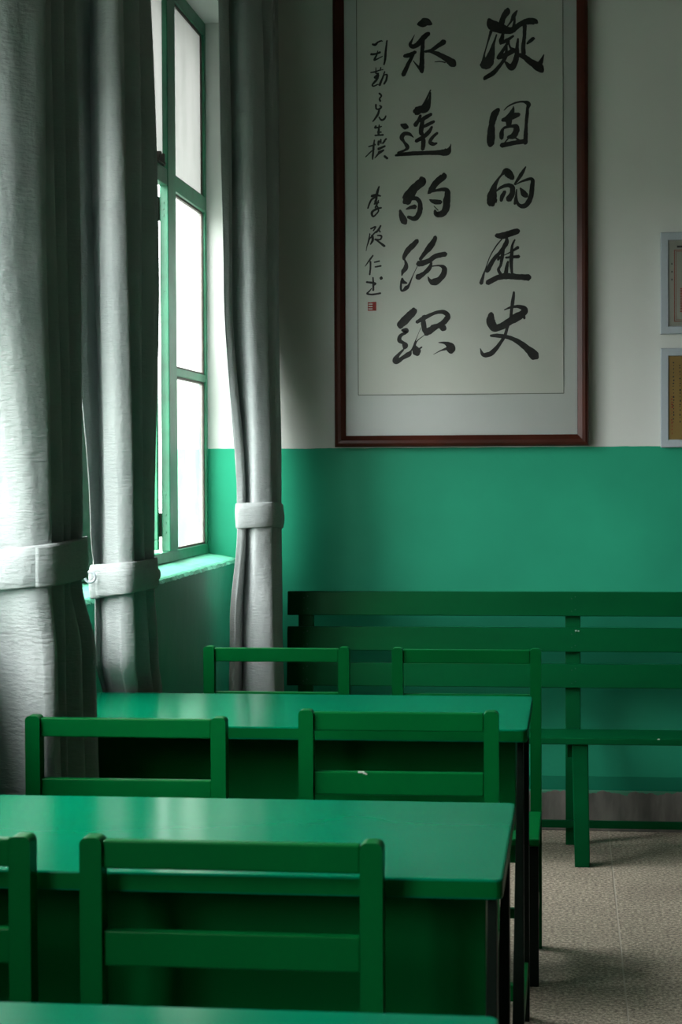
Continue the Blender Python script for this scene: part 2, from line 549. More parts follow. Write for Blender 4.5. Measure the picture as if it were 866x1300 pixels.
# ------------------------------------------------------------------ desks
DESK_W, DESK_D, DESK_H = 1.03, 0.55, 0.724
def build_desk():
    r = thing('school_desk', (0, 0, 0))
    hw, hd = DESK_W / 2, DESK_D / 2
    F = M['furn']
    bm = add_box(bmesh.new(), -hw, hw, -hd, hd, DESK_H - 0.026, DESK_H)
    es = [e for e in bm.edges if abs(e.verts[0].co.z - e.verts[1].co.z) > 0.01]
    bmesh.ops.bevel(bm, geom=es, offset=0.012, segments=4, profile=0.5, affect='EDGES')
    es = [e for e in bm.edges if abs(e.verts[0].co.z - e.verts[1].co.z) < 0.001]
    bmesh.ops.bevel(bm, geom=es, offset=0.003, segments=2, profile=0.5, affect='EDGES')
    dt = obj('desk_top', bm, M['top'], r)
    dt.data.materials.append(F)                         # edges are painted like the frame
    for p in dt.data.polygons:
        if abs(p.normal.z) < 0.3:
            p.material_index = 1
    zt = DESK_H - 0.026
    for sx in (-1, 1):
        for sy in (-1, 1):
            xo, w0, w1 = sx * (hw - 0.008), 0.012, 0.026
            yo = sy * (hd - 0.018)
            ya, yb = sorted((yo, yo - sy * 0.04))
            pts = []
            for w, z in ((w1, 0.0), (w0, zt)):
                xa, xb = sorted((xo, xo - sx * w))
                pts += [(xa, ya, z), (xb, ya, z), (xb, yb, z), (xa, yb, z)]
            obj('leg', add_hex(bmesh.new(), pts, 0.0015), M['iron_shade'], r)
        xa, xb = sorted((sx * (hw - 0.010), sx * (hw - 0.022)))
        obj('side_rail', add_box(bmesh.new(), xa, xb, -hd + 0.058, hd - 0.058, 0.10, 0.135, 0.002), F, r)
        xa, xb = sorted((sx * (hw - 0.028), sx * (hw - 0.044)))
        obj('side_panel', add_box(bmesh.new(), xa, xb, -hd + 0.145, hd - 0.03, 0.508, zt, 0.001), F, r)
    obj('front_panel', add_box(bmesh.new(), -hw + 0.027, hw - 0.027, -hd + 0.128, -hd + 0.144, 0.500, zt, 0.0015), F, r)
    obj('book_shelf', add_box(bmesh.new(), -hw + 0.046, hw - 0.046, -hd + 0.145, hd - 0.03, 0.508, 0.521, 0.001), F, r)
    obj('foot_rail', add_box(bmesh.new(), -hw + 0.034, hw - 0.034, 0.02, 0.05, 0.10, 0.135, 0.002), F, r)
    return r

desk = build_desk()
desk_spots = [(-0.087 - 0.515, 4.008, 0.0, 'green school desk farthest back, facing the slatted bench'),
              (-0.086 - 0.515, 2.640, 0.0, 'middle green school desk, its top running off the left edge'),
              (-0.068 - 0.515, 1.500, 0.0, 'nearest green school desk, only its rear edge showing at the bottom')]
for i, (x, y, a, lab) in enumerate(desk_spots):
    d = desk if i == 0 else copy_tree(desk)
    d.location = (x, y, 0)
    d.rotation_euler.z = math.radians(a)
    tag(d, lab, 'desk', 'green school desks in a column')

# ------------------------------------------------------------------ chairs
CW = 0.386
def build_chair():
    r = thing('school_chair', (0, 0, 0))
    F = M['furn']
    h = CW / 2
    for s in (-1, 1):                                   # back post runs from the floor to the top
        bm = bmesh.new()
        xa, xb = sorted((s * h, s * (h - 0.0285)))
        sect = []
        n = 6
        prof = [(xa, 0.0), (xa, 0.775 - 0.009)]
        prof += [(xa + 0.009 * (1 - math.cos(t)), 0.766 + 0.009 * math.sin(t)) for t in [math.pi / 2 * k / n for k in range(1, n + 1)]]
        prof += [(xb - 0.009 * (1 - math.cos(t)), 0.766 + 0.009 * math.sin(t)) for t in [math.pi / 2 * (1 - k / n) for k in range(0, n + 1)]]
        prof += [(xb, 0.0)]
        lean = lambda z: 0.0
        f = [bm.verts.new((x, 0.0 + lean(z), z)) for x, z in prof]
        g = [bm.verts.new((x, 0.031 + lean(z), z)) for x, z in prof]
        bm.faces.new(f)
        bm.faces.new(g[::-1])
        for k in range(len(prof)):
            j = (k + 1) % len(prof)
            bm.faces.new((f[k], g[k], g[j], f[j]))
        es = [e for e in bm.edges if abs(e.verts[0].co.y - e.verts[1].co.y) < 0.012 and len(e.link_faces) == 2]
        obj('back_post', bm, F, r)
        xa, xb = sorted((s * (h - 0.002), s * (h - 0.030)))
        obj('leg', add_box(bmesh.new(), xa, xb, -0.362, -0.332, 0.0, 0.338, 0.002), M['iron_shade'], r)  # near-black colour stands in for shade under the seat
        xa, xb = sorted((s * (h - 0.006), s * (h - 0.024)))
        obj('seat_rail', add_box(bmesh.new(), xa, xb, -0.331, -0.001, 0.296, 0.338, 0.0015), F, r)
        obj('side_stretcher', add_box(bmesh.new(), xa, xb, -0.331, -0.001, 0.120, 0.148, 0.0015), F, r)
    iw = h - 0.029
    obj('top_rail', add_box(bmesh.new(), -iw, iw, 0.006, 0.023, 0.735, 0.771, 0.0025), F, r)
    obj('back_rail', add_box(bmesh.new(), -iw, iw, 0.006, 0.023, 0.611, 0.656, 0.0025), F, r)
    obj('seat', add_box(bmesh.new(), -h, h, -0.370, -0.0005, 0.3385, 0.356, 0.003), F, r)
    obj('front_rail', add_box(bmesh.new(), -h + 0.031, h - 0.031, -0.356, -0.338, 0.296, 0.338, 0.0015), F, r)
    obj('cross_stretcher', add_box(bmesh.new(), -h + 0.025, h - 0.025, -0.19, -0.17, 0.122, 0.146, 0.0015), F, r)
    return r

chair = build_chair()
chair_spots = [(-0.769, 4.885, 0.0, 'green wooden chair behind the farthest desk, before the far curtain'),
               (-0.270, 4.875, 0.0, 'green wooden chair at the farthest desk, its seat sticking out right of the desk'),
               (-0.836, 3.475, 0.0, 'green wooden chair at the middle desk, backrest in front of the near curtain'),
               (-0.331, 3.605, 0.8, 'green wooden chair at the middle desk, right one, lower rail chipped'),
               (-0.4265, 2.325, -0.2, 'largest green chair back in the foreground, both posts and rails whole'),
               (-0.876, 2.325, -0.5, 'foreground green chair cut off by the left edge of the picture')]
for i, (x, y, a, lab) in enumerate(chair_spots):
    c = chair if i == 0 else copy_tree(chair)
    c.location = (x, y, 0)
    c.rotation_euler.z = math.radians(a)
    tag(c, lab, 'chair', 'green chairs behind the desks')
    if i == 3:                                          # chipped paint on the lower rail
        bm = bmesh.new()
        for (px, pw, pz) in ((-0.078, 0.012, 0.6555), (-0.068, 0.006, 0.6535), (-0.064, 0.004, 0.652)):
            add_box(bm, px, px + pw, 0.0052, 0.0110, pz - 0.0014, pz + 0.0010)
        o = obj('paint_chip', bm, M['chip'], c)

# ------------------------------------------------------------------ bench
def build_bench():
    x0, x1 = -0.950, 1.985
    r = thing('slatted_bench', (0.0, 6.1, 0.0),
              'long dark green wooden bench with three back slats along the back wall', 'bench')
    B = M['bench']
    P = lambda o: under(o, r)
    lean = lambda z: 6.235 + 0.085 * z / 0.83           # front face of the back posts
    for za, zb in ((0.749, 0.829), (0.632, 0.711), (0.514, 0.592)):
        pts = []
        for z in (za, zb):
            pts += [(x0, lean(z) - 0.020, z), (x1, lean(z) - 0.020, z), (x1, lean(z), z), (x0, lean(z), z)]
        P(obj('back_slat', add_hex(bmesh.new(), pts, 0.003), B))
    P(box('seat_plank', x0 + 0.02, x1, 5.872, 6.075, 0.384, 0.405, B, None, 0.003))
    for px in (-0.890, 0.005, 0.965, 1.93):
        w = 0.025
        pts = []
        for z in (0.0, 0.825):
            pts += [(px - w, lean(z) + 0.0005, z), (px + w, lean(z) + 0.0005, z), (px + w, lean(z) + 0.032, z), (px - w, lean(z) + 0.032, z)]
        P(obj('back_post', add_hex(bmesh.new(), pts, 0.002), B))
        lx = px + 0.021
        pts = [(lx - 0.017, 5.885, 0.0), (lx + 0.030, 5.885, 0.0), (lx + 0.030, 5.935, 0.0), (lx - 0.017, 5.935, 0.0),
               (lx - 0.025, 5.885, 0.383), (lx + 0.025, 5.885, 0.383), (lx + 0.025, 5.935, 0.383), (lx - 0.025, 5.935, 0.383)]
        P(obj('leg', add_hex(bmesh.new(), pts, 0.003), B))
        P(box('seat_bearer', px - 0.018, px + 0.018, 5.936, 6.262, 0.335, 0.383, B, None, 0.002))
        for z in (0.810, 0.768, 0.693, 0.650, 0.575, 0.532):
            for k in (0, 1):
                bm = bmesh.new()
                add_disc(bm, (px - 0.004 + k * 0.012, lean(z) - 0.0212, z + (k - 0.5) * 0.006), 'y', 0.0022, 0.003, 8)
                P(obj('nail_head', bm, M['nail']))
    P(box('long_stretcher', x0 + 0.06, x1 - 0.06, 6.216, 6.234, 0.060, 0.084, B, None, 0.002))
    # flaked paint spots
    for (fx, fy, fz, w) in ((0.012, 6.2828, 0.700, 0.006), (0.021, 6.2828, 0.699, 0.005), (0.262, 5.8715, 0.402, 0.008)):
        P(obj('paint_chip', add_box(bmesh.new(), fx, fx + w, fy, fy + 0.002, fz, fz + 0.004, 0.0005), M['chip']))
    return r
build_bench()

# ------------------------------------------------------------------ curtains
def catmull(pts, per):
    out = []
    n = len(pts)
    for i in range(n - 1):
        p0, p1, p2, p3 = pts[max(i - 1, 0)], pts[i], pts[i + 1], pts[min(i + 2, n - 1)]
        for k in range(per):
            t = k / per
            t2, t3 = t * t, t * t * t
            out.append(tuple(0.5 * (2 * b + (c - a) * t + (2 * a - 5 * b + 4 * c - d) * t2 + (3 * b - a - 3 * c + d) * t3)
                             for a, b, c, d in zip(p0, p1, p2, p3)))
    out.append(tuple(pts[-1]))
    return out

def smooth(t):
    return t * t * (3 - 2 * t)

def sect_at(levels, z):
    if z >= levels[0][0]:
        return levels[0][1]
    for (za, pa), (zb, pb) in zip(levels, levels[1:]):
        if za >= z >= zb:
            t = smooth((za - z) / (za - zb))
            return [tuple(a + (b - a) * t for a, b in zip(p, q)) for p, q in zip(pa, pb)]
    return levels[-1][1]

def hull(pts):
    pts = sorted(set(pts))
    def half(ps):
        h = []
        for p in ps:
            while len(h) > 1 and (h[-1][0] - h[-2][0]) * (p[1] - h[-2][1]) - (h[-1][1] - h[-2][1]) * (p[0] - h[-2][0]) <= 0:
                h.pop()
            h.append(p)
        return h
    a, b = half(pts), half(pts[::-1])
    return a[:-1] + b[:-1]

def resample_loop(loop, n):
    L = loop + [loop[0]]
    d = [0.0]
    for p, q in zip(L, L[1:]):
        d.append(d[-1] + math.hypot(q[0] - p[0], q[1] - p[1]))
    out, k = [], 0
    for i in range(n):
        s = d[-1] * i / n
        while d[k + 1] < s:
            k += 1
        t = (s - d[k]) / max(1e-9, d[k + 1] - d[k])
        out.append((L[k][0] + (L[k + 1][0] - L[k][0]) * t, L[k][1] + (L[k + 1][1] - L[k][1]) * t))
    return out

def build_curtain(label, levels, band_lo, band_hi, seed, band_style):
    ztop, zbot = levels[0][0], levels[-1][0]
    c0 = levels[-1][1]
    cx = sum(p[0] for p in c0) / len(c0)
    cy = sum(p[1] for p in c0) / len(c0)
    root = thing('curtain', (cx, cy, zbot), label, 'curtain', 'grey tied curtains along the windows')
    nz = 150
    rows = []
    bm = bmesh.new()
    for i in range(nz + 1):
        z = ztop + (zbot - ztop) * i / nz
        s = catmull(sect_at(levels, z), 10)
        row = []
        for k, (x, y) in enumerate(s):
            u = k / len(s)
            tie = min(1.0, abs(z - (band_lo + band_hi) / 2) / 0.25)
            w = noise.noise((u * 7 + seed, z * 0.9, seed * 3.1)) * 0.007 + (noise.noise((u * 19, z * 1.3, seed)) * 0.0065 + noise.noise((u * 34, z * 0.8, seed + 5)) * 0.003) * (0.35 + 0.65 * tie)
            zz = z
            row.append(bm.verts.new((min(max(x + w, X_IN + 0.003), x + 0.02), y + w * 0.5, zz)))
        rows.append(row)
    for i in range(nz):
        for k in range(len(rows[0]) - 1):
            bm.faces.new((rows[i][k], rows[i][k + 1], rows[i + 1][k + 1], rows[i + 1][k]))
    fab = obj('curtain_fabric', bm, M['curtain'], None, True)
    under(fab, root)
    so = fab.modifiers.new('thickness', 'SOLIDIFY')
    so.thickness = 0.0025
    so.offset = 0.0
    # tie band: a strap that runs round the gathered cloth
    zc = (band_lo + band_hi) / 2
    allp = []
    for dz in (-0.05, -0.025, 0, 0.025, 0.05):
        allp += [(round(x, 4), round(y, 4)) for x, y in catmull(sect_at(levels, zc + dz), 6)]
    h = hull(allp)
    loop = resample_loop(h, 96)
    mx = sum(p[0] for p in loop) / len(loop)
    my = sum(p[1] for p in loop) / len(loop)
    for _ in range(3):
        loop = [tuple((a + 2 * b + c) / 4 for a, b, c in zip(loop[i - 1], loop[i], loop[(i + 1) % len(loop)])) for i in range(len(loop))]
    n = len(loop)
    bm = bmesh.new()
    ring = []
    prof = [0.0, 0.03, 0.25, 0.5, 0.75, 0.97, 1.0]
    for i, (x, y) in enumerate(loop):
        dx, dy = x - mx, y - my
        L = math.hypot(dx, dy)
        nx, ny = dx / L, dy / L
        lo, hi = band_style(x, y, band_lo, band_hi)
        col = []
        for t in prof:
            bulge = 0.006 + 0.004 * math.sin(math.pi * t) + 0.003 * noise.noise((i * 0.13, t * 2.0, seed))
            if t in (0.0, 1.0):
                bulge -= 0.002
            col.append((max(x + nx * bulge, X_IN + 0.002), y + ny * bulge, lo + (hi - lo) * t))
        ring.append([bm.verts.new(p) for p in col])
    for i in range(n):
        j = (i + 1) % n
        for t in range(len(prof) - 1):
            bm.faces.new((ring[i][t], ring[j][t], ring[j][t + 1], ring[i][t + 1]))
    band = obj('tie_band', bm, M['curtain'], None, True)
    under(band, root)
    so = band.modifiers.new('thickness', 'SOLIDIFY')
    so.thickness = 0.005
    so.offset = 1.0
    return root, loop, (mx, my)

def flat_band(tilt_x=0.0, tilt_y=0.0, x0=0.0, y0=0.0):
    def f(x, y, lo, hi):
        d = tilt_x * (x - x0) + tilt_y * (y - y0)
        return lo + d, hi + d
    return f

near_levels = [
    (3.58, [(-1.14, 3.33), (-1.085, 3.35), (-1.045, 3.40), (-1.005, 3.49), (-1.035, 3.52), (-1.000, 3.56), (-1.075, 3.58), (-1.000, 3.61), (-1.075, 3.64), (-0.996, 3.67), (-1.06, 3.71)]),
    (1.75, [(-1.14, 3.41), (-1.075, 3.42), (-1.030, 3.445), (-0.985, 3.505), (-1.030, 3.53), (-0.988, 3.565), (-1.07, 3.59), (-0.980, 3.62), (-1.07, 3.65), (-0.969, 3.69), (-1.05, 3.72)]),
    (1.14, [(-1.14, 3.525), (-1.065, 3.508), (-1.022, 3.508), (-0.990, 3.540), (-1.025, 3.57), (-0.988, 3.595), (-1.045, 3.61), (-0.985, 3.64), (-1.045, 3.66), (-0.972, 3.69), (-1.05, 3.715)]),
    (1.02, [(-1.14, 3.55), (-1.065, 3.522), (-1.022, 3.51), (-0.990, 3.535), (-1.025, 3.575), (-0.988, 3.60), (-1.04, 3.615), (-0.987, 3.64), (-1.04, 3.66), (-0.976, 3.69), (-1.05, 3.715)]),
    (0.88, [(-1.14, 3.60), (-1.060, 3.55), (-1.012, 3.525), (-0.982, 3.545), (-1.020, 3.585), (-0.985, 3.605), (-1.03, 3.62), (-0.967, 3.65), (-1.02, 3.67), (-0.949, 3.69), (-1.04, 3.718)]),
    (0.03, [(-1.14, 3.63), (-1.050, 3.575), (-0.998, 3.548), (-0.970, 3.565), (-1.010, 3.61), (-0.970, 3.625), (-1.01, 3.645), (-0.940, 3.655), (-0.975, 3.675), (-0.917, 3.69), (-1.03, 3.72)]),
]
near_curtain, _loop, _c = build_curtain('large grey curtain nearest the viewer, cut off by the left edge, tied with a band', near_levels, 1.022, 1.095, 1.0,
                              flat_band(0.10, 0.03, -1.0, 3.5))
mid_levels = [
    (3.58, [(-1.098, 4.10), (-1.094, 4.24), (-1.065, 4.20), (-1.035, 4.18), (-1.012, 4.20), (-1.045, 4.25), (-1.00, 4.29), (-1.06, 4.34), (-1.025, 4.39), (-1.08, 4.46), (-1.06, 4.53), (-1.10, 4.60)]),
    (1.75, [(-1.098, 4.13), (-1.094, 4.26), (-1.060, 4.21), (-1.025, 4.19), (-1.000, 4.22), (-1.040, 4.27), (-0.985, 4.31), (-1.04, 4.36), (-0.985, 4.42), (-1.03, 4.48), (-0.995, 4.55), (-1.06, 4.60)]),
    (1.10, [(-1.098, 4.24), (-1.094, 4.30), (-1.060, 4.26), (-1.025, 4.235), (-1.000, 4.255), (-1.040, 4.30), (-0.990, 4.32), (-1.04, 4.36), (-0.985, 4.40), (-1.03, 4.44), (-1.000, 4.48), (-1.06, 4.52)]),
    (0.98, [(-1.098, 4.28), (-1.094, 4.31), (-1.060, 4.27), (-1.025, 4.245), (-1.003, 4.262), (-1.040, 4.30), (-0.990, 4.33), (-1.04, 4.37), (-0.987, 4.40), (-1.03, 4.44), (-1.005, 4.47), (-1.06, 4.50)]),
    (0.80, [(-1.098, 4.28), (-1.094, 4.31), (-1.058, 4.27), (-1.020, 4.243), (-0.998, 4.262), (-1.040, 4.30), (-0.985, 4.34), (-1.04, 4.38), (-0.982, 4.42), (-1.03, 4.45), (-0.997, 4.48), (-1.06, 4.51)]),
    (0.70, [(-1.098, 4.36), (-1.094, 4.37), (-1.060, 4.335), (-1.025, 4.31), (-1.006, 4.325), (-1.035, 4.36), (-0.985, 4.38), (-1.03, 4.41), (-0.980, 4.44), (-1.02, 4.47), (-0.990, 4.50), (-1.06, 4.52)]),
    (0.03, [(-1.098, 4.37), (-1.094, 4.38), (-1.060, 4.345), (-1.025, 4.32), (-0.998, 4.335), (-1.030, 4.37), (-0.965, 4.39), (-1.02, 4.42), (-0.960, 4.46), (-1.01, 4.49), (-0.975, 4.53), (-1.06, 4.55)]),
]
def twisted(x, y, lo, hi):
    # the strap is pulled down at the wall side and narrows where it is folded over
    t = (x + 1.10) / 0.13
    return lo + 0.022 * max(0.0, min(1.0, t)), hi + 0.012 * max(0.0, min(1.0, t)) - 0.004
mid_curtain, mid_loop, mid_c = build_curtain('grey curtain in the middle, tied with a twisted band beside the window sill', mid_levels, 0.945, 1.022, 2.3, twisted)
far_levels = [
    (3.58, [(-1.095, 5.85), (-1.075, 5.89), (-1.087, 5.96), (-1.03, 5.95), (-0.992, 6.03), (-1.025, 6.07), (-0.968, 6.12), (-1.01, 6.18), (-0.985, 6.30), (-1.02, 6.38), (-0.995, 6.44), (-1.05, 6.49)]),
    (1.80, [(-1.085, 5.87), (-1.065, 5.91), (-1.077, 5.97), (-1.01, 5.95), (-0.970, 6.03), (-1.010, 6.07), (-0.955, 6.12), (-1.00, 6.18), (-0.975, 6.30), (-1.01, 6.38), (-0.995, 6.44), (-1.05, 6.49)]),
    (1.15, [(-1.055, 5.92), (-1.035, 5.93), (-1.035, 5.97), (-1.00, 5.935), (-0.950, 5.98), (-0.980, 6.03), (-0.945, 6.07), (-0.98, 6.11), (-0.955, 6.18), (-1.0, 6.24), (-1.0, 6.33), (-1.06, 6.42)]),
    (1.05, [(-1.055, 5.92), (-1.035, 5.93), (-1.035, 5.97), (-1.00, 5.935), (-0.950, 5.98), (-0.980, 6.03), (-0.945, 6.07), (-0.98, 6.11), (-0.955, 6.18), (-1.0, 6.24), (-1.0, 6.33), (-1.06, 6.42)]),
    (0.75, [(-1.085, 5.95), (-1.060, 5.96), (-1.055, 6.02), (-1.01, 5.96), (-0.950, 5.97), (-0.965, 6.06), (-0.945, 6.12), (-0.97, 6.16), (-0.955, 6.20), (-1.0, 6.26), (-1.0, 6.34), (-1.06, 6.42)]),
    (0.45, [(-1.092, 5.96), (-1.070, 5.97), (-1.060, 6.03), (-1.02, 5.96), (-0.945, 5.97), (-0.955, 6.06), (-0.942, 6.13), (-0.97, 6.16), (-0.952, 6.20), (-1.0, 6.26), (-1.0, 6.34), (-1.06, 6.42)]),
    (0.03, [(-1.095, 5.96), (-1.075, 5.97), (-1.065, 6.03), (-1.03, 5.96), (-0.975, 5.97), (-0.970, 6.06), (-0.965, 6.12), (-0.99, 6.16), (-0.975, 6.20), (-1.0, 6.26), (-1.0, 6.34), (-1.06, 6.42)]),
]
far_curtain, _l, _c2 = build_curtain('slim grey curtain in the far corner, tied with a pale band', far_levels, 1.052, 1.126, 4.1,
                                flat_band(0.06, -0.05, -1.0, 6.05))

def strap_overlay(root, loop, ctr, keep, lohi, name='strap_end'):
    """a second layer of strap along part of the loop, lying on the first"""
    pts = [p for p in loop if keep(p)]
    pts.sort(key=lambda p: p[0] - p[1] * 0.0)
    n = len(loop)
    idx = [i for i in range(n) if keep(loop[i])]
    start = next(i for i in idx if (i - 1) % n not in idx)
    seq = []
    i = start
    while i in idx and len(seq) < n:
        seq.append(loop[i])
        i = (i + 1) % n
    bm = bmesh.new()
    rows = []
    for k, (x, y) in enumerate(seq):
        t = k / (len(seq) - 1)
        dx, dy = x - ctr[0], y - ctr[1]
        L = math.hypot(dx, dy)
        lo, hi = lohi(t)
        rows.append([])
        for q in (0.0, 0.04, 0.35, 0.65, 0.96, 1.0):
            off = 0.0150 + 0.003 * math.sin(math.pi * q)
            rows[-1].append(bm.verts.new((x + dx / L * off, y + dy / L * off, lo + (hi - lo) * q)))
    for k in range(len(rows) - 1):
        for q in range(5):
            bm.faces.new((rows[k][q], rows[k + 1][q], rows[k + 1][q + 1], rows[k][q + 1]))
    o = obj(name, bm, M['curtain'], None, True)
    under(o, root)
    so = o.modifiers.new('thickness', 'SOLIDIFY')
    so.thickness = 0.004
    so.offset = 0.0

strap_overlay(near_curtain, _loop, _c, lambda p: p[0] > -1.020 and p[1] < 3.69, lambda t: (1.018 + 0.008 * t, 1.094 + 0.014 * t))
strap_overlay(mid_curtain, mid_loop, mid_c, lambda p: p[1] < 4.42 and p[0] > -1.085, lambda t: (0.952 + 0.030 * smooth(t), 1.005 - 0.004 * t + 0.010 * math.sin(math.pi * t)))

# hook that holds the middle strap to the wall
bm = bmesh.new()
R0 = 0.012
segs, rs = 14, 6
hc = Vector((-1.094, 4.225, 0.995))
ring = []
for i in range(segs):
    a = 2 * math.pi * i / segs
    ctr = hc + Vector((R0 * math.cos(a), 0, R0 * math.sin(a)))
    ring.append([bm.verts.new(ctr + (Vector((math.cos(a), 0, math.sin(a))) * math.cos(b) + Vector((0, 1, 0)) * math.sin(b)) * 0.003)
                 for b in [2 * math.pi * j / rs for j in range(rs)]])
for i in range(segs):
    for j in range(rs):
        bm.faces.new((ring[i][j], ring[(i + 1) % segs][j], ring[(i + 1) % segs][(j + 1) % rs], ring[i][(j + 1) % rs]))
under(obj('tie_ring', bm, M['white_frame'], None, True), mid_curtain)

